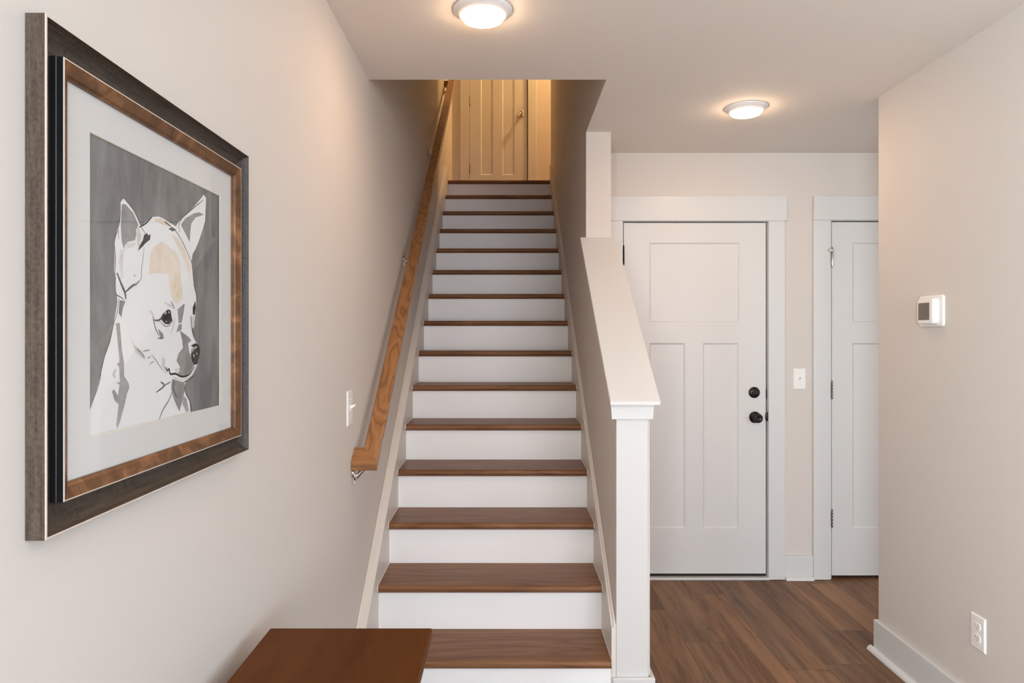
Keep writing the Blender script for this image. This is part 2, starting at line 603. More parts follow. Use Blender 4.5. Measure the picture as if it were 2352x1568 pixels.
# entry door with deadbolt
pan = [(.820, 1.337, 1.470, 1.927), (.820, 1.025, .291, 1.351), (1.127, 1.332, .291, 1.351)]
d1 = door_unit('door_1', YB, .673, 1.487, .031, 2.040, 0, pan, .655, 1.507,
               (.548, .664, 1.496, 1.589, .540, 1.600, 2.048, 2.188), [(1.845, .012), (1.08, 0), (.29, 0)], ('black', 'black hinge'))
knob(d1, 1.424, YB + .003, .926, 'black', 'black door knob')
b = MB()
b.lathe((1.420, YB + .003, 1.068), (0, -1, 0), [(.032, 0), (.032, .004), (.029, .010), (.020, .013), (.018, .014), (.002, .014)], 36)
b.box(1.404, 1.436, YB - .030, YB - .010, 1.063, 1.073)
b.build('deadbolt', 'black', d1, .0015, label='black deadbolt thumb turn')
b = MB()
b.lathe((1.4905, YB - .001, .930), (0, -1, 0), [(.0265, 0), (.0265, .002), (.024, .004), (.001, .004)], 24)
for v in b.bm.verts:
    v.co.x = 1.4915 + (v.co.x - 1.4905) * .36
b.build('strike_plate', 'black', d1, label='black strike plate')
b = MB(); b.box(1.4868, 1.4915, YB + .001, YB + .02, 1.035, 1.085)
b.build('latch_plate', 'black', d1, label='black deadbolt latch plate')
b = MB(); b.box(.673, 1.487, YB + .008, YB + .034, .0145, .0305)
b.build('door_sweep', 'gap', d1, label='dark rubber door sweep')
b = MB(); b.box(.664, 1.500, YB - .024, YB + .10, .0005, .0135)
b.build('threshold', 'white', d1, .003)

# second door, half hidden by the right wall
pan = [(1.985, 2.456, 1.470, 1.927), (1.985, 2.172, .291, 1.351), (2.272, 2.456, .291, 1.351)]
d2 = door_unit('door_2', YB, 1.866, 2.576, .020, 2.044, 0, pan, 1.850, 2.592,
               (1.752, 1.848, 2.594, 2.690, 1.752, 2.690, 2.052, 2.188), [(1.080, .004), (.345, .004)], ('nickel', 'satin steel hinge'))
h = hinge(1.864, YB - .004, 1.835, d2, 'nickel', 'satin steel hinge')
b = MB()
b.lathe((1.864, YB - .006, 1.874), (0, 0, 1), [(.010, 0), (.011, .003), (.011, .010), (.009, .013)], 18)
b.lathe((1.864, YB - .0045, 1.786), (0, 0, 1), [(.004, 0), (.0052, .003), (.0052, .086), (.004, .088)], 16)
b.tube([(1.864, YB - .006, 1.880), (1.846, YB - .030, 1.878)], .0032)
b.lathe((1.848, YB - .028, 1.878), (-.6, -.8, 0), [(.007, 0), (.0085, .003), (.0085, .009), (.006, .012)], 16)
b.build('door_stop', 'chrome', d2, label='hinge pin door stop')

# upstairs door
U0 = UF
def ux(p): return (p - 1163) / 221.2
pan = [(ux(1104.5), ux(1132.5), U0 + .277, U0 + 1.35), (ux(1154), ux(1181.5), U0 + .277, U0 + 1.35), (ux(1104.5), ux(1181.5), U0 + 1.47, U0 + 1.927)]
d3 = door_unit('door_3', YD, DX0, DX1, U0 + .012, U0 + 2.032, U0, pan, DX0 - .012, DX1 + .012,
               (ux(1057.5), DX0 - .007, DX1 + .007, ux(1231.5), ux(1055), ux(1234), U0 + 2.04, U0 + 2.18),
               [(U0 + 1.045, .004), (U0 + .335, .004), (U0 + 1.85, .004)], ('nickel', 'satin steel hinge'))
knob(d3, ux(1197), YD + .003, U0 + .905, 'chrome', 'polished steel door knob')

# ------------------------------------------------------------------ baseboards
def quarter(x0, x1, y, sgn, r=.019):
    return [(y, 0)] + [(y + sgn * r * math.cos(a), r * math.sin(a)) for a in [i * P2 / 6 for i in range(7)]]

b = MB(); b.box(1.5895, 1.7515, YB - .0145, YB - .0002, .0005, .138)
bb = struct('baseboard_back', b, 'white', bevel=.002)
b = MB(); b.prism([(YB - .0145, .0008)] + [(YB - .0145 - .019 * math.cos(i * P2 / 6), .0008 + .019 * math.sin(i * P2 / 6)) for i in range(7)], 'x', 1.592, 1.7495)
b.build('shoe_molding', 'white', bb)

b = MB()
b.prism([(XR - .015, 1.0), (XR - .0002, 1.0), (XR - .0002, 3.0002), (XR + .14, 3.0002), (XR + .14, 3.015), (XR - .015, 3.015)], 'z', .0005, .142)
bb = struct('baseboard_right', b, 'white', bevel=.002)
b = MB()
rings = []
for yy in (1.0, 3.034):
    rings.append([(XR - .015, yy, .0008)] + [(XR - .015 - .020 * math.cos(i * P2 / 6), yy, .0008 + .020 * math.sin(i * P2 / 6)) for i in range(7)])
b.loft(rings)
b.build('shoe_molding', 'white', bb)

# ------------------------------------------------------------------ staircase
RI, RU, Y1 = .186, .2567, 2.524
SX0, SX1 = -.525, .392
def yn(n): return Y1 + RU * (n - 1)
st = thing('staircase', (-.066, 2.55, 0), 'straight staircase with brown oak treads and white risers beside left wall', 'staircase')
for n in range(1, 16):
    z = n * RI
    y0 = yn(n)
    y1 = y0 + RU + .028 if n < 15 else 6.20
    th = .027
    prof = [(y1, z - th), (y0 + .009, z - th)]
    for i in range(9):
        a = -P2 + math.pi * i / 8
        prof.append((y0 + .0115 - .0115 * math.cos(a), z - th / 2 + (th / 2) * math.sin(a)))
    prof.append((y1, z))
    prof.pop(1)
    b = MB()
    b.prism(prof, 'x', SX0, SX1)
    # cove strip under the nosing
    b.prism([(y0 + .010, z - th), (y0 + .028, z - th), (y0 + .028, z - th - .005), (y0 + .016, z - th - .005)], 'x', SX0, SX1)
    td = b.build('tread', 'tread', st)
    if n < 15:
        for x0, x1 in ((SX0, SX0 + .0028), (SX1 - .0028, SX1)):
            b = MB()
            b.prism([(y0 + .003, z - .001), (y0 + RU + .0275, z - .001), (y0 + RU + .0275, z + .0022), (y0 + .004, z + .0022), (y0 - .0012, z - .006), (y0 - .0015, z - .022), (y0 + .0005, z - .022)], 'x', x0, x1)
            b.build('caulk_line', 'white', td, label='thin white caulk line')
    b = MB()
    b.box(SX0, SX1, y0 + .028, y0 + .044, (n - 1) * RI + .0004, z - th - .0002)
    b.build('riser', 'riser', st)

def skirt(xw, xf, up, y_start, y_end, z_start_top, end_post):
    """raking skirt board between tread ends and wall, with a small molding along its upper edge"""
    def zt(y): return RI + (RI / RU) * (y - Y1) + up
    ytop = Y1 + (UF + .135 - RI - up) * RU / RI
    prof = [(y_start, .0005), (y_start, zt(y_start)), (ytop, UF + .135), (y_end, UF + .135), (y_end, UF - .25), (y_start + .45, .0005)]
    b = MB()
    b.prism(prof, 'x', xw, xf)
    s_ = b.build('skirt_board', 'skirt', st, .0015)
    b = MB()
    sgn = 1 if xf > xw else -1
    m_ = xw + sgn * .010
    prof = [(y_start, zt(y_start)), (y_start, zt(y_start) + .011), (ytop, UF + .146), (y_end, UF + .146), (y_end, UF + .135), (ytop, UF + .135)]
    b.prism(prof, 'x', xw, m_)
    b.build('skirt_molding', 'skirt', s_, .002)
    return s_
skirt(XL + .0005, SX0, .085, 2.46, 6.195, 0, True)
skirt(WX0 - .0005, SX1, .10, 2.546, 6.195, 0, True)

# ------------------------------------------------------------------ half wall trim (cap, apron, boxed end)
hw = thing('newel_post', (.47, 2.55, 0), 'white sloped cap board and boxed end trim on the half wall beside the stairs', 'newel post')
CS = .733
def zc(y): return 1.152 + CS * (y - 2.49)
b = MB(); b.box(.4099, .5285, 2.5452, 2.5598, .0005, 1.13)
b.build('end_board', 'white', hw, .002)
b = MB()
b.box(.395, .5525, 2.530, 2.5448, .0005, .122)
b.box(.5385, .5525, 2.5448, 3.87, .0005, .122)
b.build('base_block', 'white', hw, .0025)
# apron: front piece under the cap plus a raking board on either face of the wall
b = MB()
b.prism([(.390, 1.083), (.543, 1.083), (.5465, 1.137), (.386, 1.137)], 'y', 2.522, 2.5448)
b.build('apron', 'white', hw, .0015)
for x0, x1 in ((.390, .4096), (.5384, .545)):
    b = MB()
    b.prism([(2.5448, zc(2.5448) - .075), (2.5448, zc(2.5448) - .024), (3.505, zc(3.505) - .024), (3.505, zc(3.505) - .075)], 'x', x0, x1)
    b.build('apron', 'white', hw, .0015)
b = MB()
b.prism([(2.49, zc(2.49) - .015), (2.49, zc(2.49)), (3.5095, zc(3.5095)), (3.5095, zc(3.5095) - .022), (2.51, zc(2.51) - .022)], 'x', .379, .5635)
b.build('sloped_cap', 'white', hw, .003)

# ------------------------------------------------------------------ handrail
hr = thing('handrail', (-.5, 2.47, .9), 'golden oak handrail on metal brackets rising along the left stair wall', 'handrail')
RX0, RX1 = -.528, -.468
RS = .745
def zr(y): return -.905 + RS * y
TH = .029
YE = 6.22
b = MB()
# sides are eased by a small chamfer; lower end is mitred against the wall return
def rail_ring(y, dy0=0.0, dy1=0.0):
    c = .005
    v = TH / math.cos(SLOPE)
    pr = [(RX0, -v + c), (RX0, -c), (RX0 + c, 0), (RX1 - c, 0), (RX1, -c), (RX1, -v + c), (RX1 - c, -v), (RX0 + c, -v)]
    out = []
    for x, dz in pr:
        f = (x - RX0) / (RX1 - RX0)
        yy = y + dy0 * (1 - f) + dy1 * f
        out.append((x, yy, zr(yy) + dz))
    return out
b.loft([rail_ring(2.470, .060, 0), rail_ring(YE, 0, 0)])
b.build('rail', 'rail', hr, .0015)
# lower return: a short level piece turned into the wall
b = MB()
z0 = zr(2.470)
v = TH / math.cos(math.atan(RS))
ring = lambda x, y0, y1: [(x, y0 + .002, zr(y0) - v + .004), (x, y0, zr(y0) - v + .007), (x, y0, zr(y0) - .005), (x, y0 + .004, zr(y0 + .004) + .0005), (x, y1, zr(y1)), (x, y1, zr(y1) - v)]
b.loft([ring(XL + .0008, 2.470, 2.530), ring(RX0, 2.470, 2.530), ring(RX1 - .001, 2.470, 2.4705 + .006)])
b.build('rail_return', 'rail_end', hr, .0015)
b = MB()
b.box(XL + .0008, RX0 + .004, YE - .05, YE + .0, zr(YE) - .078, zr(YE) - .030)
b.build('rail_return', 'rail_end', hr, .002)
def bracket(y):
    b = MB()
    zb = zr(y) - v
    b.lathe((XL + .0006, y, zb - .035), (1, 0, 0), [(.022, 0), (.022, .003), (.017, .007), (.002, .008)], 24)
    b.box(XL + .0006, XL + .006, y - .012, y + .012, zb - .075, zb - .020)
    b.tube([(XL + .005, y, zb - .058), (XL + .018, y, zb - .046), (XL + .040, y, zb - .022), ((RX0 + RX1) / 2 - .006, y, zb - .006), ((RX0 + RX1) / 2, y, zb - .0002)], [.009, .0085, .0075, .007, .007], 14)
    b.prism([(y - .028, zr(y - .028) - v - .0045), (y - .028, zr(y - .028) - v - .0003), (y + .028, zr(y + .028) - v - .0003), (y + .028, zr(y + .028) - v - .0045)], 'x', (RX0 + RX1) / 2 - .014, (RX0 + RX1) / 2 + .014)
    b.lathe((XL + .006, y, zb - .066), (1, 0, 0), [(.004, 0), (.004, .0015), (.001, .002)], 12)
    return b.build('bracket', 'chrome', hr, label='polished metal bracket')
for y in (2.505, 3.745, 4.975, 6.14):
    bracket(y)

# ------------------------------------------------------------------ ceiling lights
def ceiling_light(x, y, z, label, lens, group):
    t_ = thing('ceiling_light', (x, y, z), label, 'ceiling light', group)
    b = MB()
    b.lathe((x, y, z - .0003), (0, 0, -1), [(.0955, 0), (.0955, .003), (.093, .006), (.082, .015), (.074, .021), (.0705, .0225), (.069, .021), (.069, .008), (.01, .006)], 64)
    b.build('trim_ring', 'plastic', t_)
    b = MB()
    b.lathe((x, y, z), (0, 0, -1), [(.0675, .012), (.0675, .0255), (.064, .0315), (.052, .0350), (.03, .0370), (.001, .0375)], 48)
    b.build('lens', lens, t_)
    return t_
ceiling_light(-.076, 2.196, CH, 'round white flush ceiling light nearest, above the foot of the stairs', 'lens', 'flush disk lights')
ceiling_light(1.101, 3.136, CH, 'round white flush ceiling light in front of the entry door', 'lens', 'flush disk lights')
ceiling_light(1.05, 6.74, UC, 'round flush ceiling light of the upstairs hall', 'lens_up', 'upstairs lights')

# ------------------------------------------------------------------ switches, thermostat, outlet
def plate(b, u0, u1, z0, z1, d, P):
    """wall plate with bevelled rim; P(u, depth, z) -> world"""
    e = .004
    o = [(u0, z0), (u1, z0), (u1, z1), (u0, z1)]
    i = [(u0 + e, z0 + e), (u1 - e, z0 + e), (u1 - e, z1 - e), (u0 + e, z1 - e)]
    b.loft([[P(u, .0003, z) for u, z in o], [P(u, d * .45, z) for u, z in o], [P(u, d, z) for u, z in i]])

def light_switch(name, P, uc, zc_, label, group=None, dims=(.0365, .060)):
    hu, hz = dims
    t_ = thing(name, P(uc, 0, zc_), label, 'light switch', group)
    b = MB(); plate(b, uc - hu, uc + hu, zc_ - hz, zc_ + hz, .0062, P)
    b.build('wall_plate', 'plastic', t_)
    b = MB()
    a = [(uc - .0055, zc_ - .012), (uc + .0055, zc_ - .012), (uc + .0055, zc_ + .012), (uc - .0055, zc_ + .012)]
    b.loft([[P(u, .0063, z) for u, z in a], [P(u, .0082, z) for u, z in a]])
    b.loft([[P(u, .008, z) for u, z in ((uc - .004, zc_ - .003), (uc + .004, zc_ - .003), (uc + .004, zc_ + .009), (uc - .004, zc_ + .009))],
            [P(u, .024, z) for u, z in ((uc - .003, zc_ + .008), (uc + .003, zc_ + .008), (uc + .003, zc_ + .014), (uc - .003, zc_ + .014))]])
    b.build('toggle', 'plastic', t_, .0006)
    for dz in (-.030, .030):
        b = MB()
        c = Vector(P(uc, .006, zc_ + dz))
        ax = Vector(P(uc, 1, zc_)) - Vector(P(uc, 0, zc_))
        b.lathe(c, ax, [(.003, 0), (.003, .0008), (.0024, .0012), (.0005, .0012)], 14)
        b.build('screw', 'plastic', t_)
    return t_
PL = lambda u, d, z: (XL + d, u, z)
PB = lambda u, d, z: (u, YB - d, z)
PR = lambda u, d, z: (XR - d, u, z)
light_switch('light_switch', PL, 2.440, 1.134, 'white toggle light switch on the left wall beside the handrail end', dims=(.0365, .0625))
light_switch('light_switch', PB, 1.678, 1.146, 'white switch plate on the narrow wall between the two doors')

ol = thing('wall_outlet', (XR, 2.362, .367), 'white duplex power outlet low on the right wall', 'power outlet')
b = MB(); plate(b, 2.326, 2.398, .306, .425, .0065, PR)
b.build('wall_plate', 'plastic', ol)
for dz in (-.0205, .0205):
    zc_ = .366 + dz
    b = MB()
    pts = []
    for i in range(28):
        a = 6.28318 * i / 28
        pts.append((2.362 + .0172 * math.cos(a), zc_ + max(-.0128, min(.0128, .0172 * math.sin(a)))))
    b.loft([[PR(u, .006, z) for u, z in pts], [PR(u, .0088, z) for u, z in pts]])
    r_ = b.build('receptacle', 'plastic', ol, .0006)
    b = MB()
    for du, w_, h_ in ((-.0063, .0011, .0042), (.0063, .0011, .0036)):
        b.loft([[PR(2.362 + du + sx_ * w_, d, zc_ + .004 + sz * h_) for sx_, sz in ((-1, -1), (1, -1), (1, 1), (-1, 1))] for d in (.0085, .0090)])
    b.lathe(PR(2.362, .0085, zc_ - .0065), (-1, 0, 0), [(.0024, 0), (.0024, .0005), (.0003, .0005)], 14)
    b.build('slots', 'plastic_shadow', r_, label='dark plug slots')
b = MB(); b.lathe(PR(2.362, .0063, .366), (-1, 0, 0), [(.003, 0), (.003, .001), (.0004, .0013)], 14)
b.build('screw', 'plastic', ol)

th = thing('thermostat', (XR, 2.62, 1.487), 'white thermostat with grey screen on the right wall', 'thermostat')
def rrect(u0, u1, z0, z1, r, n=6):
    pts = []
    for cu, cz, a0 in ((u1 - r, z0 + r, -P2), (u1 - r, z1 - r, 0), (u0 + r, z1 - r, P2), (u0 + r, z0 + r, 2 * P2)):
        for i in range(n + 1):
            a = a0 + P2 * i / n
            pts.append((cu + r * math.cos(a), cz + r * math.sin(a)))
    return pts
b = MB()
b.loft([[PR(u, d, z) for u, z in rrect(2.545 + i, 2.695 - i, 1.427 + i, 1.546 - i, .012)] for d, i in ((.0003, 0), (.006, 0), (.0085, .003))])
b.build('back_plate', 'plastic', th)
b = MB()
b.loft([[PR(u, d, z) for u, z in rrect(2.569 + i, 2.668 - i, 1.437 + i, 1.534 - i, .011)] for d, i in ((.0083, .001), (.012, 0), (.027, 0), (.031, .002), (.0325, .006))], smooth=False)
b.build('body', 'plastic', th)
b = MB()
b.loft([[PR(u, d, z) for u, z in rrect(2.5885, 2.657, 1.452, 1.518, .002)] for d in (.0322, .0329)])
b.build('screen', 'screen', th, label='dark grey display')

# ------------------------------------------------------------------ framed dog picture
PY0, PY1, PZ0, PZ1 = .798, 1.430, 1.151, 1.768
fp = thing('framed_picture', (XL, (PY0 + PY1) / 2, PZ0), 'square dark wood frame holding a grey and white dog painting on the left wall', 'framed picture')
def mitred(b, prof, closed=True):
    """sweep a moulding profile (inset from outer edge, height off wall) round the frame rectangle; each side keeps its mitre"""
    rings = []
    for (y, z, sy, sz) in ((PY0, PZ0, 1, 1), (PY1, PZ0, -1, 1), (PY1, PZ1, -1, -1), (PY0, PZ1, 1, -1)):
        rings.append([b.bm.verts.new((XL + h_, y + sy * i_, z + sz * i_)) for i_, h_ in prof])
    n = len(prof)
    for k_ in range(4):
        a, c = rings[k_], rings[(k_ + 1) % 4]
        for j in range(n if closed else n - 1):
            f = b.bm.faces.new((a[j], a[(j + 1) % n], c[(j + 1) % n], c[j]))
            f.material_index = b.mi_of(j) if hasattr(b, 'mi_of') else b.mi
b = MB()
pr = [(0, .0006), (0, .0235), (.0008, .0245), (.0030, .0245), (.0042, .0225)]
for i in range(1, 8):                      # cove falling towards the inner frame
    a = P2 * i / 7
    pr.append((.0042 + .0265 * (1 - math.cos(a)) * .55 + .0265 * .45 * i / 7, .0225 - .0165 * math.sin(a)))
pr += [(.034, .005), (.036, .005), (.036, .0006)]
b.mi_of = lambda j: 0 if j == 0 else (1 if j in (1, 2) else 2)
mitred(b, pr)
b.build('outer_frame', ['frame', 'frame_glint', 'frame_cove'], fp)
b = MB()
pr = [(.0355, .0010), (.0355, .0125), (.0362, .0135), (.0362, .0215), (.0370, .0222), (.0382, .0222), (.0520, .0165), (.0548, .0135), (.0560, .0130), (.0560, .0072), (.0500, .0072), (.0500, .0010)]
b.mi_of = lambda j: 0 if j < 3 else (1 if j in (3, 4) else 2)
mitred(b, pr)
b.build('inner_frame', ['frame_black', 'frame_glint', 'bronze'], fp, label='raised bronze inner frame with black outer sides')
WY0, WY1, WZ0, WZ1 = .909, 1.3225, 1.2555, 1.6620
b = MB()
o = [(PY0 + .051, PZ0 + .051), (PY1 - .051, PZ0 + .051), (PY1 - .051, PZ1 - .051), (PY0 + .051, PZ1 - .051)]
i_ = [(WY0, WZ0), (WY1, WZ0), (WY1, WZ1), (WY0, WZ1)]
j_ = [(WY0 + .001, WZ0 + .001), (WY1 - .001, WZ0 + .001), (WY1 - .001, WZ1 - .001), (WY0 + .001, WZ1 - .001)]
for q in range(4):
    r = (q + 1) % 4
    b.mi = 0
    b.face([(XL + .0085, *o[q]), (XL + .0085, *o[r]), (XL + .0085, *i_[r]), (XL + .0085, *i_[q])])
    b.mi = 1
    b.face([(XL + .0085, *i_[q]), (XL + .0085, *i_[r]), (XL + .0071, *j_[r]), (XL + .0071, *j_[q])])
b.build('mat_board', ['mat_board', 'mat_bevel'], fp)

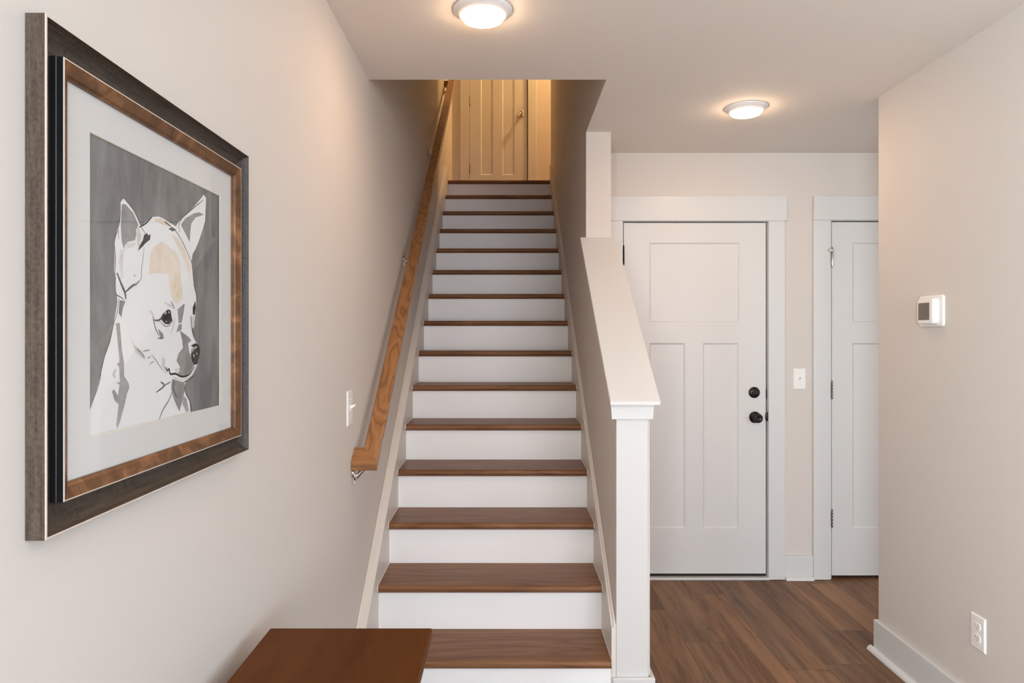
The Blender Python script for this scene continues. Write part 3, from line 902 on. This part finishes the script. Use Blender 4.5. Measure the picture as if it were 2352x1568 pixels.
# the painting: pale dog head turned to the right on a grey wash; millimetres on the sheet (along the wall, up)
ART = [
  ('p','white',[(75.4,328.7),(83.3,335.5),(94.1,331.6),(110.7,322.6),(123.5,310.9),(132.3,303.0),(139.7,308.2),(164.0,321.9),(183.1,326.0),(199.5,325.5),(219.8,322.2),(240.9,319.7),(251.7,329.3),(277.8,346.2),(309.2,366.4),(340.1,389.2),(346.4,395.2),(357.2,390.8),(355.0,371.3),(352.9,348.1),(342.2,329.4),(325.4,304.5),(313.2,289.9),(303.2,281.3),(297.2,266.1),(301.2,251.9),(305.1,234.0),(307.2,224.0),(315.7,209.0),(317.8,195.6),(313.5,172.1),(307.2,156.4),(298.8,144.8),(305.1,133.3),(315.7,123.6),(330.8,109.7),(328.6,99.9),(320.0,82.6),(313.5,73.2),(294.6,62.7),(278.3,56.1),(272.3,45.3),(276.3,35.6),(290.5,23.0),(294.6,1.2),(66.8,0.8),(2.1,0.8),(2.1,34.0),(12.9,50.4),(22.7,70.2),(30.2,87.5),(37.8,106.6),(48.2,123.0),(58.7,152.1),(68.2,183.2),(66.8,194.0),(62.8,198.4),(64.1,212.4),(59.9,228.6),(61.1,244.8),(59.9,268.0),(68.9,288.4),(74.1,301.0),(75.4,316.1)]),
  ('p','tan',[(154.8,231.4),(157.8,262.2),(170.3,276.7),(196.1,288.4),(219.8,281.5),(244.5,274.2),(255.4,259.8),(259.1,230.3),(262.5,220.7),(266.4,198.6),(243.2,188.2),(224.6,199.9),(217.3,221.0),(217.3,237.0),(218.1,237.1),(176.7,235.0)]),
  ('p','tan',[(167.2,319.2),(189.6,324.7),(219.8,320.5),(237.3,313.1),(209.5,314.6),(176.7,315.9)]),
  ('p','tan',[(226.7,304.6),(248.1,300.8),(270.3,286.2),(285.5,270.2),(295.2,255.0),(293.3,236.7),(281.7,250.0),(270.3,266.7),(251.7,282.1)]),
  ('p','mid',[(79.3,325.7),(88.7,327.5),(110.7,318.0),(123.5,303.2),(119.2,293.2),(114.9,278.6),(94.1,272.7),(84.6,260.9),(79.3,272.2),(76.7,292.6)]),
  ('p','pale',[(88.7,268.9),(113.5,275.4),(117.8,272.9),(105.1,266.6),(91.4,263.3),(83.3,254.8),(82.0,259.1)]),
  ('p','pale',[(75.4,259.7),(84.6,259.4),(82.0,238.2),(83.3,218.9),(76.7,218.4),(71.4,240.1)]),
  ('p','mid',[(259.1,325.2),(274.0,338.4),(305.1,352.8),(329.6,359.5),(346.4,358.0),(313.2,346.9),(297.2,333.3),(293.3,316.3),(291.3,299.8),(274.0,313.4)]),
  ('p','pale',[(116.4,295.8),(125.0,300.3),(132.3,288.9),(127.9,272.6),(122.1,265.7),(119.2,280.8)]),
  ('s','dark',[(75.9,328.0),(83.3,335.2),(94.1,331.3),(110.7,322.3),(123.5,310.6),(132.3,300.7),(145.6,291.7)],1.6),
  ('p','ink',[(122.1,263.3),(127.9,272.6),(136.7,281.7),(139.7,290.0),(148.7,294.5),(151.7,291.5),(159.4,293.7),(157.8,285.5),(151.7,282.2),(144.1,278.0),(133.7,270.3)]),
  ('s','ink',[(126.4,299.7),(145.6,309.1),(164.0,321.9)],2.3),
  ('s','dark',[(75.4,328.7),(75.9,314.7),(74.1,299.5),(70.1,288.6),(72.0,274.1)],1.2),
  ('s','dark',[(70.1,287.1),(61.1,269.6),(62.9,246.5),(61.9,228.8),(60.4,208.2)],1.4),
  ('s','mid',[(139.7,271.1),(136.7,251.8),(132.3,235.6),(130.8,221.4),(114.9,211.6)],1.5),
  ('s','mid',[(112.1,227.5),(114.9,223.1)],1.9),
  ('s','dark',[(344.3,384.4),(309.2,364.6),(281.7,348.6),(259.1,334.0),(249.9,319.4)],1.9),
  ('s','dark',[(202.8,321.1),(223.3,316.0),(244.5,309.8),(266.5,294.6),(285.5,277.4),(299.2,262.6),(305.1,234.0)],1.5),
  ('p','dark',[(214.6,311.2),(230.2,316.3),(242.7,313.9),(230.2,309.4)]),
  ('s','dark',[(202.8,321.1),(223.3,316.8)],2.5),
  ('s','mid',[(249.9,323.7),(255.4,310.6)],1.4),
  ('s','dark',[(67.4,225.0),(77.8,210.3),(87.6,197.6),(89.6,188.7)],4.0),
  ('s','dark',[(89.0,199.3),(103.4,207.5),(115.3,213.2)],3.1),
  ('s','mid',[(113.8,209.8),(125.9,218.1)],2.9),
  ('s','dark',[(64.6,224.8),(62.8,212.2),(64.6,195.4),(75.0,191.4),(85.6,187.7)],1.5),
  ('s','dark',[(72.3,188.9),(66.8,167.7),(58.7,152.1),(49.5,127.6),(39.1,111.1),(30.2,92.0),(25.2,72.9),(12.9,51.8),(2.4,35.4)],1.3),
  ('p','mid',[(73.7,186.6),(89.0,185.8),(82.0,176.1),(77.8,161.8),(70.9,167.8)]),
  ('p','wash',[(64.1,152.9),(73.7,153.9),(76.4,138.3),(79.2,114.8),(84.8,95.8),(84.8,76.9),(97.6,64.9),(99.1,58.4),(93.3,50.9),(84.8,31.2),(75.0,11.9),(66.8,2.1),(65.5,10.0),(69.5,28.1),(70.9,37.3),(61.4,42.8),(54.7,55.7),(58.7,60.0),(69.5,49.8),(73.7,65.1),(64.1,68.8),(75.0,68.1),(72.3,90.1),(66.8,94.9),(73.7,97.8),(68.2,130.5)]),
  ('p','pale',[(58.7,86.1),(64.1,88.9),(66.8,85.7),(61.4,81.3),(64.1,75.0),(58.7,75.3),(55.5,80.1)]),
  ('p','pale',[(100.5,136.8),(112.3,122.2),(130.5,112.9),(144.5,97.6),(132.0,102.2),(115.3,110.0)]),
  ('s','wash',[(118.3,115.6),(132.0,108.8),(141.4,101.9)],3.6),
  ('s','wash',[(136.7,111.6),(156.4,113.2)],2.0),
  ('s','mid',[(162.2,106.0),(178.9,93.8),(196.0,79.1)],1.4),
  ('s','mid',[(149.9,100.3),(159.6,103.0)],1.5),
  ('s','mid',[(155.7,89.3),(160.6,92.8),(169.5,94.5)],1.3),
  ('p','pale',[(194.3,102.0),(206.5,96.3),(203.0,87.6),(217.3,78.0),(206.5,73.3),(194.3,84.5)]),
  ('s','blush',[(155.7,174.0),(165.5,169.3),(172.8,154.1)],3.3),
  ('p','ink',[(189.8,162.2),(196.0,170.3),(213.7,178.8),(222.8,177.4),(226.4,165.8),(229.0,160.5),(217.3,154.0),(204.8,154.6)]),
  ('s','white',[(203.0,170.8),(208.3,173.3)],2.1),
  ('s','white',[(215.5,175.3),(218.4,172.8)],1.8),
  ('s','white',[(206.5,159.6),(209.4,157.9)],1.6),
  ('s','dark',[(168.8,160.0),(185.6,160.4),(195.3,167.6)],2.7),
  ('s','mid',[(189.8,157.9),(203.0,151.4),(217.3,152.0),(231.2,160.5)],1.4),
  ('s','dark',[(165.5,165.9),(172.8,148.9),(183.9,136.1)],1.5),
  ('p','mid',[(182.2,146.5),(197.7,138.7),(200.2,131.3),(189.1,131.4)]),
  ('s','dark',[(180.5,131.7),(197.7,130.8)],1.5),
  ('s','pale',[(238.3,166.2),(232.0,151.5),(222.8,138.8)],2.8),
  ('s','blush',[(203.0,189.0),(228.3,183.9),(237.6,180.7)],2.8),
  ('s','wash',[(224.6,192.7),(235.7,180.6)],2.8),
  ('p','mid',[(247.0,180.1),(272.3,191.4),(268.4,176.3),(260.5,157.5),(250.8,157.3)]),
  ('p','mid',[(250.8,154.5),(260.5,155.6),(261.7,146.4),(242.5,141.1)]),
  ('p','ink',[(302.1,185.2),(312.3,198.2),(314.4,185.7),(309.7,172.0),(303.0,173.7)]),
  ('p','pale',[(295.9,169.6),(313.5,170.1),(307.2,147.8),(299.6,152.5)]),
  ('s','dark',[(294.6,171.5),(298.8,148.6),(307.2,136.2)],1.5),
  ('s','dark',[(307.2,224.0),(317.0,207.2),(317.8,189.7),(312.3,168.2),(302.1,147.7)],1.3),
  ('p','mid',[(254.7,144.4),(286.4,133.3),(296.7,126.6),(284.4,122.0),(288.5,106.7),(298.8,93.1),(307.2,85.1),(294.6,72.2),(274.3,64.8),(250.8,68.1),(247.0,76.5),(256.6,81.6),(243.2,93.2),(250.8,105.8),(266.4,114.7),(262.5,129.6)]),
  ('p','pale',[(235.7,78.9),(250.8,81.0),(254.7,74.3),(243.2,74.0)]),
  ('p','ink',[(294.6,118.0),(311.4,122.1),(324.3,119.6),(331.7,109.7),(328.6,99.9),(320.0,84.6),(307.2,83.1),(298.8,91.2),(294.6,102.8),(309.3,114.0)]),
  ('p','wash',[(295.9,111.3),(315.7,117.4),(320.8,114.8),(307.2,110.2),(296.7,104.6)]),
  ('s','white',[(305.1,102.5),(308.0,97.6)],2.3),
  ('s','white',[(317.8,105.1),(319.1,101.1)],1.7),
  ('s','ink',[(205.8,83.9),(211.9,78.3),(217.3,80.7),(221.7,72.1),(239.4,71.5),(258.6,65.8),(278.3,65.5),(294.6,70.3),(308.0,81.2)],2.9),
  ('p','pale',[(230.1,67.5),(256.6,62.2),(278.3,61.8),(298.8,66.3),(313.5,79.0),(309.3,67.6),(278.3,57.6),(256.6,55.4),(235.7,62.6)]),
  ('s','dark',[(228.3,63.1),(256.6,54.4),(278.3,56.7),(303.0,64.1),(314.8,80.9)],1.7),
  ('p','mid',[(228.3,63.1),(270.4,54.4),(272.3,43.4),(266.4,27.1),(252.8,7.2),(243.2,18.3),(232.0,32.1),(224.6,47.1)]),
  ('s','dark',[(233.8,59.1),(232.0,46.5),(243.2,31.1)],2.8),
  ('p','wash',[(262.5,34.9),(278.3,26.0),(287.3,4.3),(278.3,3.0),(266.4,15.9)]),
  ('s','dark',[(189.8,61.1),(201.2,54.2),(175.5,45.4)],2.4),
  ('s','dark',[(201.2,54.2),(221.7,59.0)],1.6),
  ('s','mid',[(228.3,43.2),(217.3,29.8),(197.7,15.8),(185.6,1.5)],2.1),
  ('s','dark',[(277.1,54.3),(272.3,45.3),(278.3,33.5),(292.6,19.0),(296.3,1.4)],2.2),
]

b = MB()
IDX = {n: i for i, n in enumerate(ART_MATS)}
ox = XL + .0062
def sheet(p, d): return (ox + d, WY0 + p[0] / 1000, WZ0 + p[1] / 1000)
b.mi = 0
b.face([(ox, WY0 - .01, WZ0 - .01), (ox, WY1 + .01, WZ0 - .01), (ox, WY1 + .01, WZ1 + .01), (ox, WY0 - .01, WZ1 + .01)])
d = .00002
for e in ART:
    d += .0000075
    b.mi = IDX[e[1]]
    if e[0] == 'p':
        f = b.face([sheet(p, d) for p in e[2]])
        f.normal_update()
        bmesh.ops.triangulate(b.bm, faces=[f], ngon_method='EAR_CLIP')
    else:
        pts = [Vector(p) for p in e[2]]
        # smooth the stroke, then give it a brush's swelling width
        q = []
        for i in range(len(pts) - 1):
            p0, p1, p2, p3 = pts[max(i - 1, 0)], pts[i], pts[i + 1], pts[min(i + 2, len(pts) - 1)]
            for s_ in range(5):
                u = s_ / 5
                q.append(.5 * ((2 * p1) + (p2 - p0) * u + (2 * p0 - 5 * p1 + 4 * p2 - p3) * u * u + (3 * p1 - p0 - 3 * p2 + p3) * u ** 3))
        q.append(pts[-1])
        L, R_ = [], []
        for i, p in enumerate(q):
            t_ = q[min(i + 1, len(q) - 1)] - q[max(i - 1, 0)]
            if t_.length < 1e-6:
                t_ = Vector((1, 0))
            nrm = Vector((-t_.y, t_.x)).normalized()
            u = i / (len(q) - 1)
            hw_ = e[3] / 2 * (.45 + .75 * math.sin(math.pi * min(1, max(0, .08 + .84 * u))) + .12 * math.sin(i * 2.7))
            L.append(p + nrm * hw_)
            R_.append(p - nrm * hw_)
        for i in range(len(q) - 1):
            b.face([sheet(L[i], d), sheet(L[i + 1], d), sheet(R_[i + 1], d), sheet(R_[i], d)])
for f in b.bm.faces:
    f.normal_update()
    if f.normal.x < 0:
        f.normal_flip()
b.build('print', ['ground', 'white_paper', 'tan', 'pale', 'wash', 'mid', 'blush', 'dark', 'ink'], fp)
b = MB()
a0, a1, c0, c1 = PY0 + .0515, PY1 - .0515, PZ0 + .0515, PZ1 - .0515
b.face([(XL + .0098, a0, c0), (XL + .0098, a1, c0), (XL + .0098, a1, c1), (XL + .0098, a0, c1)])
b.build('glass_pane', 'glass', fp)

# ------------------------------------------------------------------ console table
TX0, TX1, TY0, TY1, TZ = -.519, -.163, .56, 1.500, .750
ct = thing('console_table', ((TX0 + TX1) / 2, (TY0 + TY1) / 2, 0), 'dark brown wooden table top in the foreground beneath the picture', 'table')
b = MB()
rings = []
for ins, z in ((.018, TZ - .042), (.006, TZ - .030), (.001, TZ - .022), (0, TZ - .018), (0, TZ - .003), (.0012, TZ - .0008), (.004, TZ)):
    rings.append([(TX0 + ins, TY0 + ins, z), (TX1 - ins, TY0 + ins, z), (TX1 - ins, TY1 - ins, z), (TX0 + ins, TY1 - ins, z)])
b.loft(rings)
b.build('table_top', 'table', ct, .0015)
b = MB()
i0 = .05
for x0, x1, y0, y1 in ((TX0 + i0, TX1 - i0, TY0 + i0, TY0 + i0 + .02), (TX0 + i0, TX1 - i0, TY1 - i0 - .02, TY1 - i0),
                       (TX0 + i0, TX0 + i0 + .02, TY0 + i0, TY1 - i0), (TX1 - i0 - .02, TX1 - i0, TY0 + i0, TY1 - i0)):
    b.box(x0, x1, y0, y1, TZ - .115, TZ - .0422)
b.build('table_apron', 'table', ct, .001)
for x in (TX0 + i0 + .022, TX1 - i0 - .022):
    for y in (TY0 + i0 + .022, TY1 - i0 - .022):
        b = MB()
        rings = []
        for r, z in ((.013, .0005), (.024, TZ - .13), (.0245, TZ - .0423)):
            rings.append([(x - r, y - r, z), (x + r, y - r, z), (x + r, y + r, z), (x - r, y + r, z)])
        b.loft(rings)
        b.build('leg', 'table', ct, .002)
